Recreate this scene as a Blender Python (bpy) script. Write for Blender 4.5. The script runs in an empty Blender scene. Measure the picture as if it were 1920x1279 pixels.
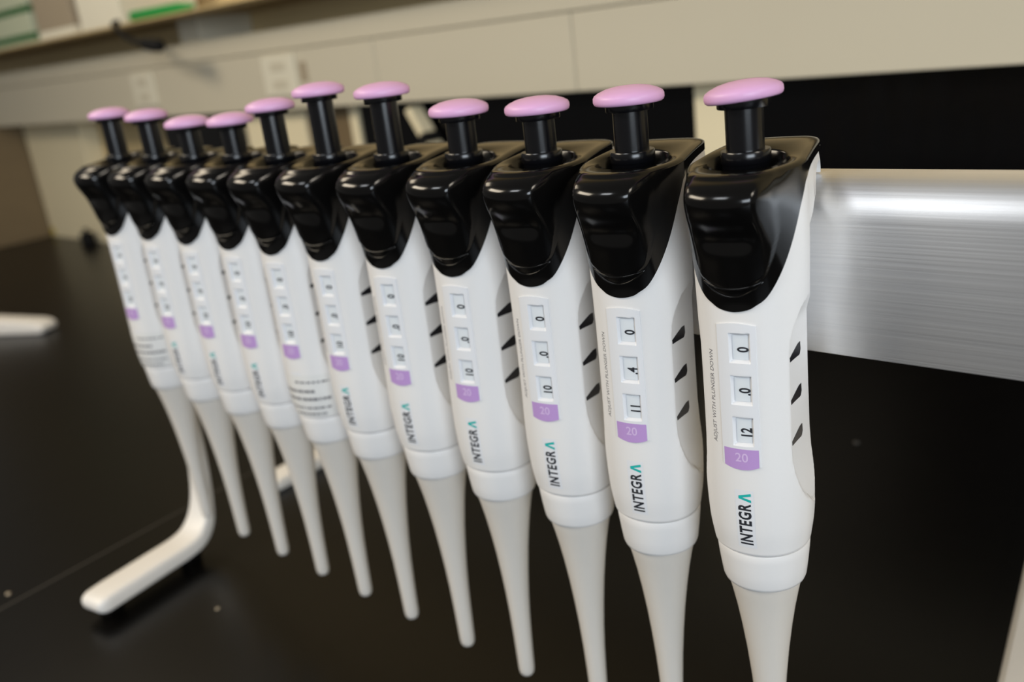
import bpy, bmesh, math, random
from mathutils import Vector, Matrix

# ------------------------------------------------------------------ scene
SC = bpy.context.scene
COL = SC.collection
S = 0.001                      # everything below is measured in millimetres
ZT = 240.0                     # bench top lies this far under the pipette datum

# ------------------------------------------------------------------ camera
def make_camera():
    # vanishing points of the pipette row and of the verticals give lens and attitude
    cx, cy = 960.0, 639.5
    a = (-977.0 - cx, 298.0 - cy); b = (1580.0 - cx, 5700.0 - cy)
    f = math.sqrt(-(a[0]*b[0] + a[1]*b[1]))
    X = -Vector((a[0], a[1], f)).normalized()
    Z = -Vector((b[0], b[1], f)).normalized()
    Y = Z.cross(X)
    right = Vector((X[0], Y[0], Z[0]))
    up = -Vector((X[1], Y[1], Z[1]))
    back = -Vector((X[2], Y[2], Z[2]))
    cd = bpy.data.cameras.new('camera'); cam = bpy.data.objects.new('camera', cd); COL.objects.link(cam)
    m = Matrix((right, up, back)).transposed().to_4x4()
    m.translation = Vector((127.9*S, -229.9*S, (84.5 + ZT)*S))
    cam.matrix_world = m
    cd.sensor_width = 36.0; cd.lens = f/1920*36
    cd.clip_start = 0.005; cd.clip_end = 30
    cd.dof.use_dof = True
    cd.dof.focus_distance = 0.288
    cd.dof.aperture_fstop = 8.5
    SC.camera = cam
make_camera()

# ------------------------------------------------------------------ light
world = bpy.data.worlds.new('room_light'); SC.world = world
world.use_nodes = True
world.node_tree.nodes['Background'].inputs[0].default_value = (1.0, 0.96, 0.90, 1)
world.node_tree.nodes['Background'].inputs[1].default_value = 0.14

def area(name, loc, target, sx, sy, power, color):
    d = bpy.data.lights.new(name, 'AREA'); d.shape = 'RECTANGLE'
    d.size = sx*S; d.size_y = sy*S; d.energy = power; d.color = color
    o = bpy.data.objects.new(name, d); COL.objects.link(o)
    o.location = Vector(loc)*S
    dv = Vector(target)*S - o.location
    o.rotation_euler = dv.to_track_quat('-Z', 'Y').to_euler()
    return o
area('ceiling_lamp_front', (-160, -1150, 1200), (-150, 0, 200), 420, 240, 4.2, (0.94, 0.97, 1.0))
area('ceiling_lamp_left', (-1050, -800, 1050), (-300, 0, 220), 800, 300, 13, (1.0, 0.87, 0.68))
area('added_fill_shelf', (-1500, 150, 1200), (-700, 100, 200), 420, 260, 2.2, (1.0, 0.85, 0.64))  # added fill, no real fitting: lifts the shelf boxes and warms the bench
area('added_fill_flank', (1250, -60, 1000), (0, 30, 200), 350, 350, 5, (1.0, 0.91, 0.78))  # added warm fill that brightens the nearest pipette's right flank and recess
area('window_right', (1700, -1400, 600), (-300, 500, 250), 1300, 700, 34, (0.82, 0.91, 1.0))

SC.view_settings.view_transform = 'Standard'
SC.view_settings.look = 'None'
SC.view_settings.exposure = 0.0
SC.view_settings.gamma = 1.0
SC.view_settings.use_curve_mapping = False

# ------------------------------------------------------------------ materials
def mat(name, color, rough=0.4, metal=0.0, spec=0.5, noise=None, coat=0.0):
    m = bpy.data.materials.new(name); m.use_nodes = True
    nt = m.node_tree; p = nt.nodes['Principled BSDF']
    p.inputs['Base Color'].default_value = (*color, 1)
    p.inputs['Roughness'].default_value = rough
    p.inputs['Metallic'].default_value = metal
    p.inputs['Specular IOR Level'].default_value = spec
    p.inputs['Coat Weight'].default_value = coat
    p.inputs['Coat Roughness'].default_value = 0.08
    if noise:
        scale, amount, bump = noise
        tc = nt.nodes.new('ShaderNodeTexCoord')
        mp = nt.nodes.new('ShaderNodeMapping'); mp.inputs['Scale'].default_value = scale
        nz = nt.nodes.new('ShaderNodeTexNoise'); nz.inputs['Scale'].default_value = 1.0
        nz.inputs['Detail'].default_value = 6
        nt.links.new(tc.outputs['Object'], mp.inputs[0]); nt.links.new(mp.outputs[0], nz.inputs['Vector'])
        if amount:
            mx = nt.nodes.new('ShaderNodeMix'); mx.data_type = 'RGBA'
            mx.inputs[6].default_value = (*[c*(1-amount) for c in color], 1)
            mx.inputs[7].default_value = (*[min(1, c*(1+amount)) for c in color], 1)
            nt.links.new(nz.outputs['Fac'], mx.inputs[0]); nt.links.new(mx.outputs[2], p.inputs['Base Color'])
        if bump:
            bp = nt.nodes.new('ShaderNodeBump'); bp.inputs['Strength'].default_value = bump
            bp.inputs['Distance'].default_value = 0.0003
            nt.links.new(nz.outputs['Fac'], bp.inputs['Height']); nt.links.new(bp.outputs[0], p.inputs['Normal'])
    return m

def anisotropic(m, amount):
    nt = m.node_tree; p = nt.nodes['Principled BSDF']
    t = nt.nodes.new('ShaderNodeTangent'); t.direction_type = 'RADIAL'; t.axis = 'X'
    nt.links.new(t.outputs[0], p.inputs['Tangent']); p.inputs['Anisotropic'].default_value = amount
    return m

def lin(r, g, b):
    f = lambda c: (c/255/12.92) if c/255 <= 0.04045 else ((c/255 + 0.055)/1.055)**2.4
    return (f(r), f(g), f(b))

M = {
 'body':   mat('white_pipette_plastic', lin(232, 230, 228), 0.38, noise=((900, 900, 900), 0.01, 0.03)),
 'panel':  mat('white_panel_plastic', lin(228, 229, 232), 0.30, noise=((900, 900, 900), 0.01, 0.0)),
 'window': mat('counter_window', lin(222, 227, 231), 0.30, noise=((900, 900, 900), 0.01, 0.0)),
 'nozzle': mat('ivory_nozzle_plastic', lin(214, 208, 199), 0.42, noise=((600, 600, 200), 0.015, 0.03)),
 'black':  mat('black_gloss_plastic', (0.0030, 0.0028, 0.0027), 0.15, spec=0.36, noise=((500, 500, 500), 0.1, 0.0)),
 'stem':   mat('black_plunger_plastic', (0.0035, 0.0035, 0.0045), 0.22, spec=0.45, noise=((500, 500, 1500), 0.1, 0.02)),
 'pink':   mat('pink_button_plastic', lin(222, 172, 214), 0.42, noise=((600, 600, 600), 0.02, 0.02)),
 'purple': mat('purple_volume_sticker', lin(186, 150, 208), 0.45, noise=((600, 600, 600), 0.02, 0.0)),
 'paletext': mat('pale_purple_ink', lin(212, 186, 226), 0.5, noise=((600, 600, 600), 0.02, 0.0)),
 'ink':    mat('dark_ink', lin(40, 42, 48), 0.5, noise=((600, 600, 600), 0.05, 0.0)),
 'grink':  mat('grey_ink', lin(110, 108, 112), 0.5, noise=((600, 600, 600), 0.05, 0.0)),
 'teal':   mat('teal_ink', lin(30, 176, 170), 0.5, noise=((600, 600, 600), 0.05, 0.0)),
 'vent':   mat('black_vent', (0.006, 0.006, 0.010), 0.30, noise=((600, 600, 600), 0.1, 0.0)),
 'paper':  mat('white_sticker_paper', lin(226, 225, 222), 0.6, noise=((300, 300, 300), 0.02, 0.05)),
 'rail':   anisotropic(mat('brushed_aluminium', (0.91, 0.92, 0.94), 0.43, metal=1.0, noise=((6, 900, 900), 0.10, 0.30)), 0.75),
 'stand':  mat('white_stand_plastic', lin(232, 228, 222), 0.40, noise=((300, 300, 300), 0.01, 0.03)),
 'bench':  mat('black_epoxy_bench', (0.0026, 0.0023, 0.0021), 0.30, spec=0.20, noise=((40, 40, 40), 0.25, 0.25)),
 'seam':   mat('grey_seam_sealant', (0.040, 0.036, 0.031), 0.6, noise=((80, 80, 80), 0.3, 0.0)),
 'cream':  mat('cream_painted_metal', lin(202, 194, 173), 0.55, noise=((8, 8, 8), 0.02, 0.02)),
 'cream_light': mat('light_cream_paint', lin(240, 227, 192), 0.55, noise=((8, 8, 8), 0.02, 0.02)),
 'wall':   mat('cream_wall_paint', lin(206, 184, 138), 0.7, noise=((8, 8, 8), 0.02, 0.05)),
 'glass':  mat('black_glossy_panel', (0.002, 0.002, 0.0024), 0.12, spec=0.25, noise=((8, 8, 8), 0.1, 0.0)),
 'brown':  mat('brown_laminate', lin(120, 102, 74), 0.55, noise=((10, 10, 60), 0.08, 0.02)),
 'shelf':  mat('tan_shelf_laminate', lin(196, 172, 124), 0.6, noise=((10, 60, 10), 0.05, 0.02)),
 'offwhite': mat('offwhite_cardboard', lin(226, 220, 200), 0.6, noise=((40, 40, 40), 0.03, 0.05)),
 'greybox': mat('taupe_cardboard', lin(160, 146, 124), 0.65, noise=((40, 40, 40), 0.03, 0.05)),
 'palegreen': mat('pale_green_cardboard', lin(186, 192, 166), 0.65, noise=((40, 40, 40), 0.04, 0.05)),
 'green':  mat('green_plastic', lin(22, 140, 62), 0.35, noise=((60, 60, 60), 0.05, 0.0)),
 'dkgreen': mat('dark_green_print', lin(58, 104, 58), 0.55, noise=((60, 60, 60), 0.05, 0.0)),
 'cable':  mat('black_rubber', (0.006, 0.006, 0.006), 0.75, spec=0.2, noise=((200, 200, 200), 0.1, 0.05)),
 'yellow': mat('yellow_tape', lin(200, 176, 50), 0.5, noise=((100, 100, 100), 0.05, 0.0)),
 'label':  mat('pale_outlet_plastic', lin(222, 216, 196), 0.5, noise=((60, 60, 60), 0.02, 0.0)),
 'floor':  mat('grey_floor', lin(120, 112, 100), 0.6, noise=((12, 12, 12), 0.06, 0.0)),
}

# ------------------------------------------------------------------ helpers
def link_mesh(name, verts, faces, material, parent=None, smooth=True, loc=(0, 0, 0), sharp=None):
    me = bpy.data.meshes.new(name)
    me.from_pydata([Vector(v)*S for v in verts], [], faces)
    bm = bmesh.new(); bm.from_mesh(me)
    bmesh.ops.remove_doubles(bm, verts=bm.verts, dist=1e-7)
    bmesh.ops.recalc_face_normals(bm, faces=bm.faces)
    if sharp is not None:
        for e in bm.edges:
            if len(e.link_faces) == 2 and e.calc_face_angle(0) > math.radians(sharp): e.smooth = False
    bm.to_mesh(me); bm.free()
    for p in me.polygons: p.use_smooth = smooth
    me.materials.append(material)
    o = bpy.data.objects.new(name, me); COL.objects.link(o)
    o.location = Vector(loc)*S
    if parent is not None: o.parent = parent
    return o

def tag(o, label=None, cat=None, group=None, kind=None):
    if label: o['label'] = label
    if cat: o['category'] = cat
    if group: o['group'] = group
    if kind: o['kind'] = kind
    return o

def empty(name, loc, rz=0):
    o = bpy.data.objects.new(name, None); COL.objects.link(o)
    o.location = Vector(loc)*S; o.rotation_euler = (0, 0, rz)
    o.empty_display_size = 0.01
    return o

def interp(tab, x):
    if x <= tab[0][0]: return tab[0][1]
    for (x0, y0), (x1, y1) in zip(tab, tab[1:]):
        if x <= x1:
            return y0 + (y1-y0)*(x-x0)/(x1-x0)
    return tab[-1][1]

def smooth_interp(tab, x):          # Catmull-Rom through the table
    n = len(tab)
    if x <= tab[0][0]: return tab[0][1]
    if x >= tab[-1][0]: return tab[-1][1]
    for i in range(n-1):
        if x <= tab[i+1][0]:
            x0, y0 = tab[i]; x1, y1 = tab[i+1]
            h = x1-x0; t = (x-x0)/h
            m0 = (y1-tab[i-1][1])/(x1-tab[i-1][0]) if i > 0 else (y1-y0)/h
            m1 = (tab[i+2][1]-y0)/(tab[i+2][0]-x0) if i < n-2 else (y1-y0)/h
            t2, t3 = t*t, t*t*t
            return (2*t3-3*t2+1)*y0 + (t3-2*t2+t)*h*m0 + (-2*t3+3*t2)*y1 + (t3-t2)*h*m1

def sstep(a, b, x):
    t = max(0.0, min(1.0, (x-a)/(b-a))); return t*t*(3-2*t)

def lathe(profile, n=64, cx=0.0, cy=0.0, close_ends=True):
    v, f = [], []
    for r, z in profile:
        for i in range(n):
            a = 2*math.pi*i/n
            v.append((cx + r*math.sin(a), cy - r*math.cos(a), z))
    for j in range(len(profile)-1):
        for i in range(n):
            k = (i+1) % n
            f.append((j*n+i, j*n+k, (j+1)*n+k, (j+1)*n+i))
    if close_ends:
        f.append(tuple(range(n))); f.append(tuple((len(profile)-1)*n + i for i in range(n)))
    return v, f

def box_bm(bm, x0, x1, y0, y1, z0, z1, bev=0.0, seg=2):
    r = bmesh.ops.create_cube(bm, size=1.0)
    for v in r['verts']:
        v.co = Vector(((x0+x1)/2 + v.co.x*(x1-x0), (y0+y1)/2 + v.co.y*(y1-y0), (z0+z1)/2 + v.co.z*(z1-z0)))*S
    if bev:
        es = {e for v in r['verts'] for e in v.link_edges}
        bmesh.ops.bevel(bm, geom=list(es), offset=bev*S, segments=seg, affect='EDGES', profile=0.5)

def bm_obj(name, bm, material, parent=None, loc=(0, 0, 0), smooth=False):
    me = bpy.data.meshes.new(name)
    bmesh.ops.recalc_face_normals(bm, faces=bm.faces)
    bm.to_mesh(me); bm.free()
    for p in me.polygons: p.use_smooth = smooth
    me.materials.append(material)
    o = bpy.data.objects.new(name, me); COL.objects.link(o)
    o.location = Vector(loc)*S
    if parent is not None: o.parent = parent
    return o

def box(name, x0, x1, y0, y1, z0, z1, material, parent=None, bev=0.0, loc=(0, 0, 0)):
    bm = bmesh.new(); box_bm(bm, x0, x1, y0, y1, z0, z1, bev)
    return bm_obj(name, bm, material, parent, loc)

def extrude_profile(name, pts, x0, x1, material, parent=None, bev=0.0, smooth=True, halfw=None, sharp=35):
    """closed outline pts (y, z) swept along x"""
    bm = bmesh.new()
    def X(side, y):
        if halfw: return side*halfw(y)
        return x0 if side < 0 else x1
    A = [bm.verts.new(Vector((X(-1, y), y, z))*S) for y, z in pts]
    B = [bm.verts.new(Vector((X(1, y), y, z))*S) for y, z in pts]
    n = len(pts)
    bm.faces.new(A); bm.faces.new(B[::-1])
    for i in range(n):
        j = (i+1) % n
        bm.faces.new((A[j], A[i], B[i], B[j]))
    bmesh.ops.recalc_face_normals(bm, faces=bm.faces)
    if bev:
        es = [e for e in bm.edges if abs(e.calc_face_angle(0)) > math.radians(60)]
        bmesh.ops.bevel(bm, geom=es, offset=bev*S, segments=3, affect='EDGES', profile=0.5)
    for e in bm.edges:
        if len(e.link_faces) == 2 and e.calc_face_angle(0) > math.radians(sharp): e.smooth = False
    return bm_obj(name, bm, material, parent, smooth=smooth)

def copy_tree(o, parent=None):
    c = o.copy(); COL.objects.link(c)
    if parent is not None: c.parent = parent
    for ch in o.children: copy_tree(ch, c)
    return c

# ================================================================== SETTING
def z(v): return v + ZT           # datum height -> height above the bench top

floor = box('floor', -3200, 1500, -1800, 700, -930, -900, M['floor']); tag(floor, kind='structure')
wall = box('wall_back', -3200, 1500, 640, 700, -900, 1900, M['wall']); tag(wall, kind='structure')

bench = empty('workbench', (-900, 100, -900))
tag(bench, 'long black laboratory workbench under the pipette stand', 'workbench')
def bl(v): return (v[0]+900, v[1]-100, v[2]+900)
box('worktop', -2200+0, 2100, -560, 539, 870, 900, M['bench'], bench, 3)
box('base_cabinet', -2150, 2050, -500, 538, 0, 870, M['cream'], bench, 2)
sm = box('seam', -0.7, 0.7, -455, 430, 899.6, 900.12, M['seam'], bench); sm.location = Vector((385, -100, 0))*S; sm.rotation_euler = (0, 0, math.radians(6))

# ---- cream trunking under the upper shelf
tr = empty('cable_trunking', (-900, 590, z(20)))
tag(tr, 'long cream cable trunking running along the wall behind the pipettes', 'trunking')
box('trunking_body', -1208, 2000, -42, 49.5, 0.5, 106, M['cream'], tr, 2)
box('lower_cover', -1208, 114-0.6, -50, -42, -1, 77, M['cream'], tr, 1.2)
box('lower_cover', 114+0.6, 425-0.6, -50, -42, -1, 77, M['cream'], tr, 1.2)
box('lower_cover', 425+0.6, 2000, -50, -42, -1, 77, M['cream'], tr, 1.2)
box('upper_cover', -1208, 2000, -50, -42, 78.2, 106, M['cream'], tr, 1.2)

# ---- shelf above
sh = empty('wall_shelf', (-900, 560, z(161)))
tag(sh, 'tan wall shelf seen from below, carrying boxes at the upper left', 'shelf')
box('shelf_board', -1900, 2000, -90, 79.5, 0, 3, M['shelf'], sh, 0.5)
box('shelf_bracket', -345, -285, -15, 79, -34.5, 0, M['cream'], sh, 1)
box('shelf_bracket', 900, 960, -15, 79, -34.5, 0, M['cream'], sh, 1)

exec_later = []
# ---- end panel on the far left
ep = box('end_panel', -10, 10, 0, 339, 0, 262, M['brown'], None, 1, loc=(-2122, 300, 0))
tag(ep, 'brown upright end panel on the bench at the far left', 'panel')

# ---- panels between trunking and bench
def panel(x0, x1, material, label, y0=572, top=z(20)-0.3, cat='panel', name='backsplash_panel'):
    o = box(name, 0, x1-x0, 0, 639.5-y0, 0, top, material, None, 1.0, loc=(x0, y0, 0))
    return tag(o, label, cat)
panel(-300, 320, M['glass'], 'large black glossy panel under the trunking at the right edge')
panel(-718, -356, M['glass'], 'black glossy panel behind the plungers right of the leaning strut')
panel(-872, -742, M['glass'], 'narrow black glossy panel behind the tallest plungers left of the leaning strut')
panel(-992, -892, M['brown'], 'brown panel beside the narrow black panel behind the plungers')
panel(-1415, -1150, M['glass'], 'black glossy panel behind the leftmost pink plunger buttons')
panel(-2106, -1820, M['cream_light'], 'cream block standing against the end panel left of the pipettes', 600, z(20)-0.3, 'block', 'storage_block')

for x0, x1, lab in ((-354.5, -301.5, 'cream upright post between two black panels behind the nearest pink button'),
                    (-890.5, -873.5, 'thin cream upright post between the brown panel and the narrow black panel'),
                    (-1148.5, -993.5, 'wide cream upright panel left of the brown panel behind the plungers')):
    o = box('upright_post', 0, x1-x0, 0, 71, 0, z(20)-0.3, M['cream_light'], None, 0.8, loc=(x0, 568, 0)); tag(o, lab, 'post')

# ================================================================== PIPETTE
TIP = -197.0
def zl(v): return v - TIP         # datum height -> height above the tip

A_T = [(-84.4, 15.3), (-75, 16.6), (-60, 17.1), (-40, 16.6), (-10, 16.6), (5, 16.9), (20, 17.1), (46, 16.9)]
BF_T = [(-84.4, 15.2), (-75, 16.4), (-60, 16.9), (-30, 16.8), (10, 16.8), (46, 16.8)]
BB_T = [(-84.4, 15.2), (-75, 16.2), (-60, 16.8), (-40, 15.6), (-10, 15.4), (10, 15.8), (24, 16.4), (46, 16.6)]
NEXP = 2.15
def radius(t, zz):
    a = smooth_interp(A_T, zz); s, c = math.sin(t), math.cos(t)
    b = smooth_interp(BF_T, zz) if c >= 0 else smooth_interp(BB_T, zz)
    return (abs(s/a)**NEXP + abs(c/b)**NEXP)**(-1/NEXP)

RTOP = [(-30, -10.2), (-18, -10.0), (-10, -8.9), (-5, -6.6), (-2.5, -4.4), (-0.5, 0.5), (0.6, 6.0)]
RBOT = [(-71, 6.0), (-69, 1.0), (-67, -1.5), (-64, -5.2), (-60, -7.6), (-54, -9.4), (-46, -10.2)]
def recess_mask(y, zz):
    """grip scallop on the flanks: 1 inside, 0 outside. y measured from the axis"""
    ylo = max(smooth_interp(RTOP, zz), smooth_interp(RBOT, zz))
    if zz > 0.6 or zz < -71: return 0.0
    return sstep(ylo-0.4, ylo+0.5, y)

def surf_point(t, zz, off=0.0):
    r = radius(t, zz) + off
    x, y = r*math.sin(t), -r*math.cos(t)
    if abs(math.sin(t)) > 0.5:
        flat = 13.7 + 2.6*sstep(-8.0, 0.6, zz) + 2.0*(1-sstep(-67.0, -50.0, zz))     # flat floor of the scallop
        x -= math.copysign(recess_mask(y, zz)*max(0.0, abs(x)-flat), x)
    elif y < -10 and -49.5 < zz < -6.5:
        # seat of the display behind the counter windows
        y += 1.6*(1-sstep(4.6, 5.2, abs(x)))*sstep(-49.5, -48.9, zz)*(1-sstep(-7.1, -6.5, zz))
    return x, y

def front_y(x, zz):
    """surface depth of the front face at lateral position x"""
    a = smooth_interp(A_T, zz); b = smooth_interp(BF_T, zz)
    q = max(0.0, 1 - abs(x/a)**NEXP)
    return -b*q**(1/NEXP)

ZB = [(-15, 0.0), (0, -0.6), (15, 0.2), (23, 1.6), (30, 3.0), (37, 5.4), (46, 9.7), (54, 14.5), (61.5, 19.8), (66, 23.2), (73, 28.2), (81, 32.4), (87, 35.0), (105, 37.4), (120, 38.4), (140, 39.2), (160, 39.7), (180, 39.8)]
def zb(t):
    d = abs((math.degrees(t)+180) % 360 - 180)
    return smooth_interp(ZB, d)

def build_body(root):
    n = 168
    rows = 150
    v, f = [], []
    z0 = -84.4
    # small rounded lower edge then up to the black head
    for j in range(rows+1):
        for i in range(n):
            t = 2*math.pi*i/n - math.pi
            top = zb(t) + 0.8
            zz = z0 + (top - z0)*j/rows
            off = -0.5 if j == 0 else 0.0
            x, y = surf_point(t, zz, off)
            v.append((x, y, zl(zz)))
    for j in range(rows):
        for i in range(n):
            k = (i+1) % n
            f.append((j*n+i, j*n+k, (j+1)*n+k, (j+1)*n+i))
    f.append(tuple(range(n)))
    # hook at the back, open below, resting on the rail
    hw = lambda y: flank(y) - 0.15 - (0.0 if y < 27 else 0.06*(y-27)**2)
    def slab(prof, xa, xb):
        m0 = len(v); k = len(prof)
        for fn in (xa, xb):
            for y, zz in prof: v.append((fn(y), y, zl(zz)))
        f.append(tuple(m0+i for i in range(k))); f.append(tuple(m0+k+i for i in reversed(range(k))))
        for i in range(k):
            j = (i+1) % k
            f.append((m0+j, m0+i, m0+k+i, m0+k+j))
    slab([(14.6, 27), (14.6, 39.6), (20, 40.2), (24, 40.4), (28, 40.4), (31.0, 40.2), (31.6, 38.5), (31.6, 31.7), (29.2, 31.7),
          (28.8, 33.5), (27.0, 35.7), (24.2, 36.5), (21.0, 35.6), (18.9, 33.0), (17.7, 29), (17.2, 27)], lambda y: -hw(y), hw)
    for sg in (-1, 1):
        slab([(1, 20), (1, 36.6), (5, 38.2), (10, 39.4), (14.8, 39.8), (14.8, 34), (16.6, 27), (12, 23), (6, 20.5)], lambda y: sg*13.7, lambda y: sg*hw(y))
    return link_mesh('body', v, f, M['body'], root, sharp=40)

FZ = [(-1, 0.0), (3, 0.35), (9, 1.35), (15, 2.7), (21, 4.7), (25, 6.6), (28.5, 8.4), (31.5, 9.5), (34, 9.8), (36, 9.0), (37.6, 7.4), (38.8, 5.2), (39.5, 3.3)]
HOOKY = 32.0
def flank(y): return 17.0 - 0.11*max(0.0, y)
def BACK(t): return 17.0/(abs(math.sin(t)) + 0.11*(-math.cos(t)))
def head_point(t, zz, off):
    c = math.cos(t)
    if c >= 0:
        r = radius(t, zz) + off
    else:                        # the head runs straight back over the hook
        r = (BACK(t)**-9 + (HOOKY/max(1e-6, -c))**-9)**(-1/9) + off
    x, y = r*math.sin(t), -r*c
    if c > -0.2:
        w = 1 - sstep(9.0, 17.0, abs(x))
        hollow = 1.7*math.exp(-((zz-23.0)/4.2)**2)*(1-sstep(5.0, 11.0, abs(x)))
        y -= (smooth_interp(FZ, zz)-hollow)*w*max(0.0, min(1.0, (0.0 - y)/8.0))
        # raised thumb shield with a crescent step at its foot
        edge = 4.8 + 0.060*x*x if abs(x) < 9 else 4.8 + 4.86 + 1.5*(abs(x)-9)**1.5
        wid = 0.5 + 2.0*max(0.0, 1-(x/9.0)**2)
        s = max(0.0, min(1.0, (zz-edge)/wid))
        if y < -2: y -= 0.75*s*(1-sstep(12.6, 13.6, abs(x)))
    return x, y

POCK = (-0.7, 1.2)                # pocket centre
def build_head(root):
    n = 192
    rows = 84
    ztop = lambda t: 39.3 + 3.0*(0.5-0.5*math.cos(t))**1.7
    v, f = [], []
    lip = []
    for i in range(n):             # lower lip turned in to the body
        t = 2*math.pi*i/n - math.pi
        x, y = head_point(t, zb(t), -0.6); v.append((x, y, zl(zb(t))))
    for j in range(rows+1):
        q = j/rows
        for i in range(n):
            t = 2*math.pi*i/n - math.pi
            a, b = zb(t), ztop(t)
            zz = a + (b-a)*q
            x, y = head_point(t, zz, 0.45)
            v.append((x, y, zl(zz)))
    base = rows+1
    # shoulder rounding, then rim to the pocket
    def ring(fn):
        for i in range(n):
            t = 2*math.pi*i/n - math.pi
            v.append(fn(t, i))
    outer = v[base*n:(base+1)*n]
    for sx, dz in ((0.975, 0.55), (0.93, 0.95), (0.88, 1.05)):
        ring(lambda t, i, sx=sx, dz=dz: (outer[i][0]*sx, outer[i][1]*sx, outer[i][2]+dz))
    def pocket(t, r, zz):
        return (POCK[0] + r*math.sin(t)*1.04, POCK[1] - r*math.cos(t)*0.92, zl(zz))
    ring(lambda t, i: pocket(t, 12.6, 39.9 + 2.6*(0.5-0.5*math.cos(t))**1.7))
    ring(lambda t, i: pocket(t, 12.0, 39.3 + 2.6*(0.5-0.5*math.cos(t))**1.7))
    ring(lambda t, i: pocket(t, 11.6, 33.5))
    total = len(v)//n
    for j in range(total-1):
        for i in range(n):
            k = (i+1) % n
            f.append((j*n+i, j*n+k, (j+1)*n+k, (j+1)*n+i))
    f.append(tuple((total-1)*n + i for i in range(n)))
    return link_mesh('head', v, f, M['black'], root, sharp=50)

def head_front(x, zz):
    lo, hi = math.radians(-75), math.radians(75)
    for _ in range(40):
        md = (lo+hi)/2
        if head_point(md, zz, 0.45)[0] < x: lo = md
        else: hi = md
    return head_point((lo+hi)/2, zz, 0.45)[1]

def build_crescent(root):
    N = 28; pts = []
    for i in range(N+1):
        x = -9.0 + 18.0*i/N; pts.append((x, 4.2 + 0.058*x*x))
    for i in range(1, N):
        x = 9.0 - 18.0*i/N; pts.append((x, 6.9 + 0.0245*x*x))
    P = [Vector((x, head_front(x, q) - 0.05, zl(q))) for x, q in pts]
    v, f = [], []; m = 8; n = len(P)
    for i, p in enumerate(P):
        d = (P[(i+1) % n] - P[i-1]).normalized()
        u = d.cross(Vector((0, 1, 0))).normalized(); w = d.cross(u)
        for k in range(m):
            a = 2*math.pi*k/m; v.append(tuple(p + u*0.30*math.cos(a) + w*0.30*math.sin(a)))
    for i in range(n):
        j = (i+1) % n
        for k in range(m):
            kk = (k+1) % m; f.append((i*m+k, i*m+kk, j*m+kk, j*m+k))
    return link_mesh('crescent_rim', v, f, M['black'], root)

def text_mesh(body, size, sx=1.0, offset=0.0, spacing=1.0, align='CENTER'):
    """(u, v) triangles of a line of lettering in mm"""
    cu = bpy.data.curves.new('lettering', 'FONT'); cu.body = body; cu.size = size*S
    cu.align_x = align; cu.align_y = 'CENTER'; cu.space_character = spacing
    cu.offset = offset*S; cu.resolution_u = 4
    o = bpy.data.objects.new('lettering', cu); COL.objects.link(o)
    dg = bpy.context.evaluated_depsgraph_get(); dg.update()
    me = bpy.data.meshes.new_from_object(o.evaluated_get(dg))
    bm = bmesh.new(); bm.from_mesh(me)
    for v in bm.verts: v.co.x *= sx
    for _ in range(4):
        es = [e for e in bm.edges if e.calc_length() > 0.7*S]
        if not es: break
        bmesh.ops.triangulate(bm, faces=bm.faces)
        es = [e for e in bm.edges if e.calc_length() > 0.7*S]
        bmesh.ops.subdivide_edges(bm, edges=es, cuts=1)
    bm.verts.index_update()
    vs = [(p.co.x/S, p.co.y/S) for p in bm.verts]
    fs = [tuple(q.index for q in p.verts) for p in bm.faces]
    bm.free()
    bpy.data.objects.remove(o); bpy.data.curves.remove(cu); bpy.data.meshes.remove(me)
    return vs, fs

def side_text(name, body, size, xc, zc, off, material, parent, sx=1.0, bold=0.0, spacing=1.0, depth=None, align='CENTER'):
    """lettering that reads upwards on the front of the pipette"""
    vs, fs = text_mesh(body, size, sx, bold, spacing, align)
    out = []
    for u, w in vs:
        x = xc - w; zz = zc + u
        y = front_y(x, zz) if depth is None else depth(x, zz)
        out.append((x, y - off, zl(zz)))
    o = link_mesh(name, out, fs, material, parent)
    return o

PX0, PX1, PZ0, PZ1 = -6.0, 6.0, -51.0, -5.0
WIN = [(-16.6, -7.4), (-30.2, -21.0), (-44.0, -34.6)]
WX0, WX1 = -2.0, 4.2
def panel_depth(x, zz):
    """height of the display panel over the white body"""
    h = 0.35
    for a, b in WIN:
        d = min(x-WX0, WX1-x, zz-a, b-zz)
        h -= 1.1*max(0.0, min(1.0, (d+0.15)/0.7))
    return front_y(x, zz) - h

def build_panel(root):
    nx, nz = 44, 150
    v, f = [], []
    def inside(x, zz): return True
    idx = {}
    for j in range(nz+1):
        zz = PZ0 + (PZ1-PZ0)*j/nz
        for i in range(nx+1):
            # gently bowed ends
            x = PX0 + (PX1-PX0)*i/nx
            bow = 0.9*(1-(x/6.0)**2)
            zq = zz + (bow*(j/nz)**6 - bow*(1-j/nz)**6)
            idx[i, j] = len(v)
            v.append((x, panel_depth(x, zq), zl(zq)))
    for j in range(nz):
        for i in range(nx):
            f.append((idx[i, j], idx[i+1, j], idx[i+1, j+1], idx[i, j+1]))
    # skirt
    loop = [(i, 0) for i in range(nx)] + [(nx, j) for j in range(nz)] + [(i, nz) for i in range(nx, 0, -1)] + [(0, j) for j in range(nz, 0, -1)]
    sk = []
    for (i, j) in loop:
        x, y, zz = v[idx[i, j]]
        cx = 1 if i == nx else (-1 if i == 0 else 0); cz = 1 if j == nz else (-1 if j == 0 else 0)
        sk.append(len(v)); v.append((x + 0.25*cx, y + 0.9, zz + 0.25*cz))
    L = len(loop)
    for a in range(L):
        b = (a+1) % L
        f.append((idx[loop[b]], idx[loop[a]], sk[a], sk[b]))
    return link_mesh('display_panel', v, f, M['panel'], root, sharp=35)

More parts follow.
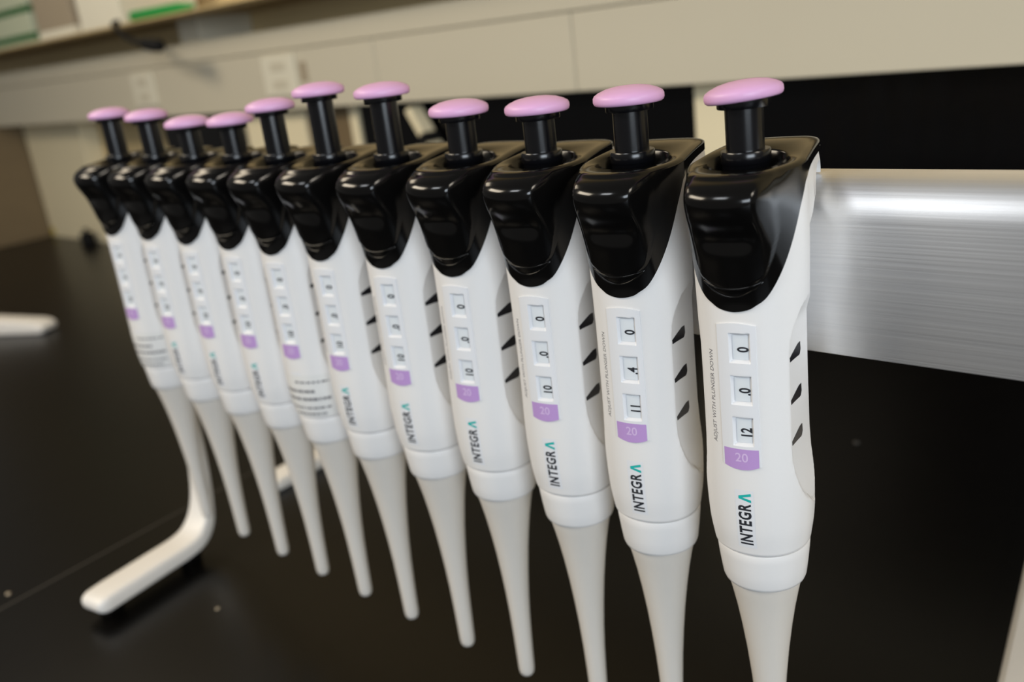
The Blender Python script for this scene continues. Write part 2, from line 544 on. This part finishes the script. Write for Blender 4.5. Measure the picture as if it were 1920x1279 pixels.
def patch(name, x0, x1, z0, z1, fn, off, material, parent, nx=8, nz=8):
    v, f = [], []
    for j in range(nz+1):
        for i in range(nx+1):
            x = x0 + (x1-x0)*i/nx; zz = z0 + (z1-z0)*j/nz
            v.append((x, fn(x, zz) - off, zl(zz)))
    w = nx+1
    for j in range(nz):
        for i in range(nx):
            f.append((j*w+i, j*w+i+1, (j+1)*w+i+1, (j+1)*w+i))
    return link_mesh(name, v, f, material, parent)

def vent(root, side, zc):
    """slanted leaf-shaped black slot in the grip, set across the flank"""
    # outline in (y, z): pointed front end low, blunt rear end high
    top, bot = [], []
    N = 12
    for i in range(N+1):
        q = i/N
        y = -9.3 + 10.6*q
        hi = 0.55 + 2.1*min(1.0, q*1.25) - 0.35*q*q
        lo_ = -0.85 - 1.0*q**1.3
        if q > 0.85: lo_ += 1.6*((q-0.85)/0.15)**2
        mid = (hi+lo_)/2; h = (hi-lo_)/2
        top.append((y, zc + mid + h)); bot.append((y + 0.25, zc + mid - h))
    v, f = [], []
    def on(y, zz, off):
        # find the angle whose surface has this y
        lo, hi = math.radians(15), math.radians(165)
        for _ in range(40):
            md = (lo+hi)/2
            yy = surf_point(md, zz)[1]
            if yy < y: lo = md
            else: hi = md
        x, yq = surf_point((lo+hi)/2, zz)
        return (side*(x+off), y, zl(zz))
    for (yt, zt), (yb, zbm) in zip(top, bot):
        v += [on(yt, zt, 0.12), on(yb, zbm, 0.12), on(yt, zt, -0.8), on(yb, zbm, -0.8)]
    for i in range(N):
        a, b = 4*i, 4*(i+1)
        f += [(a, a+1, b+1, b), (a, b, b+2, a+2), (a+1, a+3, b+3, b+1)]
    f += [(0, 2, 3, 1), (4*N, 4*N+1, 4*N+3, 4*N+2)]
    return link_mesh('grip_vent', v, f, M['vent'], root, sharp=40)

def digits(parent, body, k):
    a, b = WIN[k]
    return side_text('digits', body, 4.7, 2.1, (a+b)/2 - 0.6, 0.08, M['ink'], parent, sx=0.74, bold=0.13,
                     depth=lambda x, zz: front_y(x, zz) + 0.65 - 0.06)

NY = 0.3                                   # nozzle axis, a touch behind the body axis
def make_pipette():
    root = empty('pipette', (0, 0, 0))
    build_body(root)
    build_head(root)
    build_crescent(root)
    # collar under the body
    v, f = lathe([(14.3, -84.6), (15.0, -84.9), (15.15, -85.4), (14.95, -88), (14.35, -93.5), (13.75, -98.0), (13.3, -99.2), (12.6, -99.6), (11.5, -99.6)], 96, 0, NY)
    link_mesh('collar_ring', [(x, y, zl(q)) for x, y, q in v], f, M['body'], root, sharp=40)
    NP = [(12.3, -99.0), (12.1, -100.6), (11.1, -105), (9.75, -112), (8.5, -120), (7.2, -130), (6.1, -141), (5.2, -152), (4.55, -163), (4.1, -175), (3.8, -186), (3.65, -193.5), (3.35, -195.6), (2.7, -196.8), (1.9, -197.0), (1.8, -193)]
    v, f = lathe(NP, 64, 0, NY)
    link_mesh('nozzle', [(x, y, zl(q)) for x, y, q in v], f, M['nozzle'], root, sharp=60)
    # plunger
    v, f = lathe([(6.9, 33), (6.9, 39.9), (7.2, 40.4), (7.35, 40.6), (7.35, 43.7), (7.1, 44.1), (5.2, 44.1)], 64, *POCK)
    link_mesh('plunger_sleeve', [(x, y, zl(q)) for x, y, q in v], f, M['stem'], root, sharp=40)
    v, f = lathe([(5.6, -28), (5.6, -4.3), (7.6, -4.3), (7.75, -4.1), (7.75, -1.9), (5.0, -1.9)], 64, *POCK)
    link_mesh('plunger_stem', v, f, M['stem'], root, sharp=40, loc=(0, 0, zl(61.5)))
    v, f = lathe([(0.5, -2.1), (10.5, -2.1), (11.1, -1.7), (11.4, -0.9), (11.35, 0.3), (10.9, 1.1), (9.6, 1.9), (7.2, 2.8), (4.4, 3.3), (2.0, 3.5), (0.3, 3.55)], 72, *POCK)
    link_mesh('plunger_button', v, f, M['pink'], root, sharp=60, loc=(0, 0, zl(61.5)))
    # display
    build_panel(root)
    for k in range(3):
        a, b = WIN[k]
        w = patch('counter_window', WX0+0.75, WX1-0.75, a+0.75, b-0.75, lambda x, q: front_y(x, q) + 0.65, 0.05, M['window'], root)
    vl = patch('volume_label', -5.4, 5.6, -51.2, -45.2, lambda x, q: front_y(x, q) - 0.35, 0.06, M['purple'], root, 12, 3)
    for p in vl.data.vertices:                                # lower edge bows down
        q = p.co.z/S + TIP
        x = p.co.x/S
        q -= 1.1*(1-(x/5.6)**2)*max(0.0, (-45.2-q)/6.0)
        p.co.y = (front_y(x, q) - 0.42)*S; p.co.z = zl(q)*S
    patch('logo_plate', -2.7, 3.3, -81.0, -59.6, lambda x, q: front_y(x, q), 0.05, M['panel'], root, 8, 10)
    side = []
    vs, fs = text_mesh('20', 4.2, 1.0, 0.05)
    link_mesh('volume_number', [(0.3+u, front_y(0.3+u, -48.2+w) - 0.46, zl(-48.2+w)) for u, w in vs], fs, M['paletext'], vl)
    side_text('instruction_lettering', 'ADJUST WITH PLUNGER DOWN', 2.0, -8.7, -29.2, 0.05, M['grink'], root, sx=1.06, bold=0.0)
    lg = side_text('brand_lettering', 'INTEGR', 5.6, 0.5, -79.9, 0.12, M['ink'], root, sx=0.72, bold=0.17, spacing=1.12, align='LEFT')
    zmax = max(p.co.z for p in lg.data.vertices)/S + TIP
    # the open last letter in teal
    hh, wd = 2.0, 3.3
    za = zmax + 0.55
    pts = [(0, -hh), (0.95, -hh), (wd/2, hh*0.40), (wd-0.95, -hh), (wd, -hh), (wd/2+0.5, hh), (wd/2-0.5, hh)]
    link_mesh('brand_accent_letter', [(0.5-b, front_y(0.5-b, za+a) - 0.16, zl(za+a)) for a, b in pts], [(0, 1, 2, 6), (6, 2, 5), (2, 3, 4, 5)], M['teal'], lg)
    for s in (-1, 1):
        for zc in (-17.4, -31.2, -44.9): vent(root, s, zc)
    return root

LX = [0.0, -41.0, -79.5, -119.3, -160.4, -201.9, -240.0, -277.2, -318.0, -360.0, -404.0]
BT = [60.6, 61.0, 59.3, 59.8, 68.4, 70.6, 65.5, 60.1, 60.0, 64.8, 67.0]
YAW = [9.0, 9.4, 9.0, 8.6, 9.3, 8.4, 9.0, 9.2, 8.8, 9.0, 9.0]
LEAN = [2.0, 0.0, 0.4, -2.2, 0.2, 0.8, 1.0, -0.4, 0.6, 0.0, -0.6]    # sideways drift of the tip, mm
DIG = [('0', '.0', '12'), ('0', '.4', '11'), ('0', '.0', '10'), ('0', '.0', '10'), ('0', '.0', '10')]
WHERE = [
 'white pipette with pink button reading 12.0 0, nearest and rightmost on the stand',
 'white pipette with pink button reading 11 .4 0, second from the right on the stand',
 'white pipette with pink button hanging third from the right, before the cream strip ends',
 'white pipette with pink button hanging fourth from the right on the stand',
 'white pipette with raised pink button hanging fifth from the right on the stand',
 'white pipette with the most raised pink button, next to the one with a text sticker',
 'white pipette with a printed text sticker above its collar, in the middle of the row',
 'white pipette with lowered pink button just left of the middle stickered pipette',
 'white pipette with lowered pink button hanging third from the left on the stand',
 'white pipette with pink button hanging second from the left, beside the end pipette',
 'white pipette with text sticker, leftmost and farthest on the stand, by the white leg',
]
WHERE[2] = 'white pipette with pink button hanging third from the right on the stand'

def sticker(root, seed):
    rnd = random.Random(seed)
    n = 26; v, f = [], []
    za, zb_ = -83.6, -61.0
    for j in range(9):
        zz = za + (zb_-za)*j/8
        for i in range(n+1):
            t = math.radians(-52 + 112*i/n)
            x, y = surf_point(t, zz, 0.12); v.append((x, y, zl(zz)))
    for j in range(8):
        for i in range(n):
            a = j*(n+1)+i; f.append((a, a+1, a+n+2, a+n+1))
    st = link_mesh('text_sticker', v, f, M['paper'], root)
    st['label'] = 'white paper sticker with lines of small print'
    # small unreadable print as short dark strokes
    v, f = [], []
    for line, (zz, t0, t1) in enumerate([(-64.6, -5, 56), (-69.4, -46, 30), (-73.6, -46, 56), (-78.4, -44, 54), (-81.8, -20, 44)]):
        t = t0
        hgt = 0.75 if line in (1, 2) else 0.5
        while t < t1:
            w = rnd.uniform(3.0, 10.0)
            k = 4; b0 = len(v)
            for i in range(k+1):
                for dz in (-hgt, hgt):
                    x, y = surf_point(math.radians(min(t1, t + w*i/k)), zz+dz, 0.2); v.append((x, y, zl(zz+dz)))
            for i in range(k):
                a = b0+2*i; f.append((a, a+2, a+3, a+1))
            t += w + rnd.uniform(1.0, 3.0)
    link_mesh('print', v, f, M['grink'], st)

proto = make_pipette()
pips = [proto] + [copy_tree(proto) for _ in range(10)]
for k, p in enumerate(pips):
    p.location = Vector((LX[k]-4.0+LEAN[k], 17.0, ZT+TIP))*S
    p.rotation_euler = (0, -LEAN[k]/200, math.radians(YAW[k]))
    tag(p, WHERE[k], 'pipette', 'pipettes hanging on the stand')
    for c in list(p.children):
        nm = c.name.split('.')[0]
        if nm in ('plunger_stem', 'plunger_button'):
            c.location.z = zl(BT[k])*S
        if k == 0 and nm == 'plunger_button': c.rotation_euler = (0, math.radians(-4), 0)
        if k in (6, 10) and nm == 'brand_lettering':
            for g in list(c.children): bpy.data.objects.remove(g)
            bpy.data.objects.remove(c)
    wins = sorted([c for c in p.children if c.name.startswith('counter_window')], key=lambda o: -max(v.co.z for v in o.data.vertices))
    for q, w in enumerate(wins):
        digits(w, DIG[min(k, 4)][q], q)
    if k in (6, 10): sticker(p, k)

# ================================================================== STAND
st = empty('pipette_stand', (-168, 40, 0))
tag(st, 'linear pipette stand with brushed aluminium rail and curved white feet', 'stand')
def rail_profile():
    pts = [(36.6, -24.6), (36.6, 19.0)]
    for i in range(1, 10):
        a = math.radians(90*i/10)
        pts.append((36.6 + 12.6*(1-math.cos(a)), 19.0 + 12.4*math.sin(a)))
    pts += [(49, 31.4), (56, 31.4), (58, 29), (58, -22), (56, -24.6)]
    return [(y-40, z(q)) for y, q in pts]
rail = extrude_profile('rail', rail_profile(), -455+168, 126+168, M['rail'], st, bev=0.8, sharp=25)
# centre line (y, z) and thickness of the bent foot, from the rail down and forward to the toe
LEG = [((8.0, -8), 5.0), ((7.8, -60), 5.0), ((6.6, -120), 5.0), ((5.4, -165), 5.2), ((3.6, -188), 6.0), ((0.2, -204), 7.6), ((-5.0, -215.4), 10.2), ((-14, -223.3), 11.2),
       ((-26, -226.0), 11.4), ((-44, -226.3), 11.6), ((-64, -226.5), 11.8), ((-82, -226.6), 11.8), ((-90, -226.8), 11.4)]
def bent_strip(name, x0, x1, material, parent):
    ys = [(i, p[0][0]) for i, p in enumerate(LEG)]; zs_ = [(i, p[0][1]) for i, p in enumerate(LEG)]; ts = [(i, p[1]) for i, p in enumerate(LEG)]
    N = (len(LEG)-1)*4
    path = [(smooth_interp(ys, i/4), smooth_interp(zs_, i/4), smooth_interp(ts, i/4)) for i in range(N+1)]
    # rounded toe
    y0, q0, t0 = path[-1]
    for k in range(1, 7):
        a = math.radians(15*k); path.append((y0-8*math.sin(a), q0-0.3*math.sin(a), t0*max(0.12, math.cos(a)**0.7)))
    w = (x1-x0)/2; cx = (x0+x1)/2; v, f = [], []
    m = 32
    for i, (y, q, th) in enumerate(path):
        ya, qa, _ = path[max(i-1, 0)]; yb, qb, _ = path[min(i+1, len(path)-1)]
        d = math.hypot(yb-ya, qb-qa); ty, tq = (yb-ya)/d, (qb-qa)/d
        nrm = (tq, -ty)
        g = sstep(16, 30, i)*2.4                 # the foot is a little wider than the upright
        ww = w + g - (max(0, i-N)/6)**2*5.0
        for k in range(m):
            a = 2*math.pi*k/m
            ca, sa = math.cos(a), math.sin(a)
            px = ww*math.copysign(abs(ca)**0.35, ca); pn = th/2*math.copysign(abs(sa)**0.5, sa)
            v.append((cx+g+px, y+nrm[0]*pn, z(q+nrm[1]*pn)))
    for i in range(len(path)-1):
        for k in range(m):
            kk = (k+1) % m
            f.append((i*m+k, i*m+kk, (i+1)*m+kk, (i+1)*m+k))
    f.append(tuple(range(m))); f.append(tuple((len(path)-1)*m+k for k in range(m)))
    return link_mesh(name, v, f, material, parent, sharp=60)
for xc in (-445, 112):
    lg = bent_strip('leg', -11.5, 7.0, M['stand'], st)
    for py in (-84, -20): box('rubber_foot', -7, 4, py-6, py+6, 0, z(-229.5), M['black'], lg, 1)
    lg.location = Vector((xc+168, 33-40, 0))*S; lg.rotation_euler = (0, 0, math.radians(10 if xc < 0 else 9))

# ================================================================== OTHER THINGS
# white foot of another stand entering at the left
v_, f_ = [], []
oth = extrude_profile('stand_foot', [(-120, 0), (40, 0), (46, 3), (47, 9), (42, 14), (30, 17), (-60, 24), (-120, 30)], -16, 16, M['stand'], None, bev=3.0)
oth.location = Vector((-1258, 210, 0))*S; oth.rotation_euler = (0, 0, math.radians(-62))
tag(oth, 'white rounded foot of another stand on the bench at the left edge', 'stand foot')

tray = box('tray', 0, 300, 0, 300, 0, 14, M['stand'], None, 3, loc=(41, 135, 0)); tray.rotation_euler = (0, 0, math.radians(8))
fb = extrude_profile('stand_foot', [(0, 0), (-4, 3), (-3, 8), (2, 10), (60, 11), (120, 14), (126, 8), (124, 0)], -11, 11, M['stand'], None, bev=3.0)
fb.location = Vector((-484, 110, 0))*S; fb.rotation_euler = (0, 0, math.radians(4))
tag(fb, 'white foot lying on the bench behind the nozzles of the far pipettes', 'stand foot')
tag(tray, 'flat white tray lying on the bench at the lower right corner', 'tray')

# outlets / labels on the trunking
def outlet(x0, x1, za, zb_, label):
    r = empty('socket_plate', ((x0+x1)/2, 540, z(za)))
    w = x1-x0; h = zb_-za
    box('plate', -w/2, w/2, -4, 0, 0, h, M['label'], r, 1.2)
    for q in (0.28, 0.72): box('socket_slot', -w*0.22, w*0.22, -4.6, -3.9, h*q-6, h*q+6, M['cream'], r, 0.5)
    tag(r, label, 'socket plate')
outlet(-1420, -1345, 38, 92, 'pale socket plate on the trunking above the leftmost pink buttons')
outlet(-1028, -950, 38, 92, 'pale socket plate on the trunking above the raised pink buttons')
tg = box('paper_tag', 0, 16, -1, 0, 0, 26, M['greybox'], None, 0.2, loc=(-944, 540, z(54)))
tag(tg, 'small grey paper tag beside the right socket plate on the trunking', 'tag')

# strut leaning under the trunking
a = Vector((-752, 556, z(18.5))); b = Vector((-585, 545, 3))
d = (b-a); L = d.length
sr = empty('leaning_strut', (b.x, b.y, 0))
bm = bmesh.new(); box_bm(bm, -11, 11, -5, 5, 0, L-10, 1.5)
o = bm_obj('strut_bar', bm, M['cream_light'], sr)
o.rotation_euler = (a-b).to_track_quat('Z', 'Y').to_euler(); o.location = Vector((0, 0, 3))*S
bm = bmesh.new(); box_bm(bm, -13, 13, -7, 7, L-62, L-48, 1.5)
o = bm_obj('cable_tie', bm, M['cable'], sr); o.rotation_euler = (a-b).to_track_quat('Z', 'Y').to_euler(); o.location = Vector((0, 0, 3))*S
tag(sr, 'cream strut leaning between two black panels behind the plungers', 'strut')

# things on the shelf
zs = z(164)
def shelf_box(name, x0, x1, y0, y1, h, material, label, cat='box', lid=None, stripe=None, drop=5.5):
    r = empty(name, ((x0+x1)/2, (y0+y1)/2, zs))
    w = (x1-x0)/2; dd = (y1-y0)/2
    box('carton', -w, w, -dd, dd, 0, h, material, r, 1.5)
    if lid: box('lid', -w-1, w+1, -dd-1, dd+1, h-lid[0], h+1, lid[1], r, 1.0)
    for (za, zb_, m) in (stripe or []): box('printed_band', -w-0.3, w+0.3, -dd-0.3, dd+0.3, za, zb_, m, r)
    return tag(r, label, cat)
shelf_box('carton_box', -1909, -1596, 471, 620, 105, M['palegreen'], 'pale carton with dark green bands on the shelf at the upper left corner', stripe=[(5, 17, M['dkgreen']), (50, 62, M['dkgreen'])])
shelf_box('carton_box', -1577, -1436, 473, 620, 96, M['greybox'], 'taupe carton with a bright front strip on the shelf', stripe=[(1, 13, M['offwhite'])])
shelf_box('carton_box', -1408, -1268, 471, 600, 84, M['offwhite'], 'off-white carton on the shelf beside the green tube')

v, f = lathe([(1, 0), (7, 0.5), (8, 3), (8, 108), (6.6, 120), (3.8, 142), (1.0, 147)], 24)
tb = link_mesh('tube', v, f, M['green'], None, sharp=50, loc=(-1255, 482, zs+8))
tb.rotation_euler = (0, math.radians(90), math.radians(8))
tag(tb, 'bright green plastic tube lying on the shelf by the off-white carton', 'tube')

def sweep(name, pts, rad, material, parent=None, n=12):
    v, f = [], []
    P = [Vector(p) for p in pts]
    for i, p in enumerate(P):
        d = (P[min(i+1, len(P)-1)] - P[max(i-1, 0)]).normalized()
        u = d.cross(Vector((0, 1, 0.01))).normalized(); w = d.cross(u)
        r = rad[i] if isinstance(rad, (list, tuple)) else rad
        for k in range(n):
            a = 2*math.pi*k/n
            v.append(tuple(p + u*r*math.cos(a) + w*r*math.sin(a)))
    for i in range(len(P)-1):
        for k in range(n):
            m = (k+1) % n
            f.append((i*n+k, i*n+m, (i+1)*n+m, (i+1)*n+k))
    f.append(tuple(range(n))); f.append(tuple((len(P)-1)*n+k for k in range(n)))
    return link_mesh(name, v, f, material, parent, sharp=60)
cb = empty('cable_plug', (-1246, 464, z(146)))
sweep('cable', [(-36, 16, 21.6), (-34, 4, 22), (-31, -4, 19), (-19, -5, 9), (0, -5, -2), (24, -5, -10), (48, -5, -15)], 3.8, M['cable'], cb)
sweep('plug', [(43, -5, -14), (50, -5, -15.5), (72, -5, -19), (94, -5, -21.5), (99, -5, -22)], [4, 8, 9.5, 9, 5], M['cable'], cb)
tag(cb, 'black cable with a thick plug hanging over the shelf edge below the green tube', 'cable')

# small dark plug and tape by the cream block
pg = empty('bench_plug', (-1855, 575, 0))
v, f = lathe([(0.5, 0), (14, 0), (15, 2), (15, 22), (12, 27), (0.5, 28)], 24); link_mesh('cap', v, f, M['cable'], pg, sharp=40)
v, f = lathe([(0.5, 27), (5, 27), (5, 36), (0.5, 37)], 16); link_mesh('stub', v, f, M['cable'], pg, sharp=40)
tag(pg, 'small black stopper on the bench in front of the cream block', 'stopper')
tp = box('tape_piece', -9, 9, -0.6, 0, 0, 16, M['yellow'], None, 0.2, loc=(-2096, 599.8, 4))
tag(tp, 'small piece of yellow tape at the foot of the cream block', 'tape')

# crumbs on the bench
rnd = random.Random(4)
for (x, y, r, lab) in ((-123, 393, 2.6, 'tiny grey speck on the bench below the aluminium rail'), (-371, -9, 1.4, 'tiny pale crumb on the bench in front of the left foot'),
                       (-520, -83, 1.8, 'tiny pale crumb on the bench left of the stand foot')):
    bm = bmesh.new(); bmesh.ops.create_icosphere(bm, subdivisions=2, radius=r*S)
    for v in bm.verts: v.co = Vector((v.co.x*rnd.uniform(.8, 1.2), v.co.y*rnd.uniform(.8, 1.2), max(-0.3*r*S, v.co.z*0.55)))
    o = bm_obj('crumb', bm, M['seam'] if r > 2 else M['greybox'], None, smooth=True, loc=(x, y, 0.3*r))
    tag(o, lab, 'crumb')
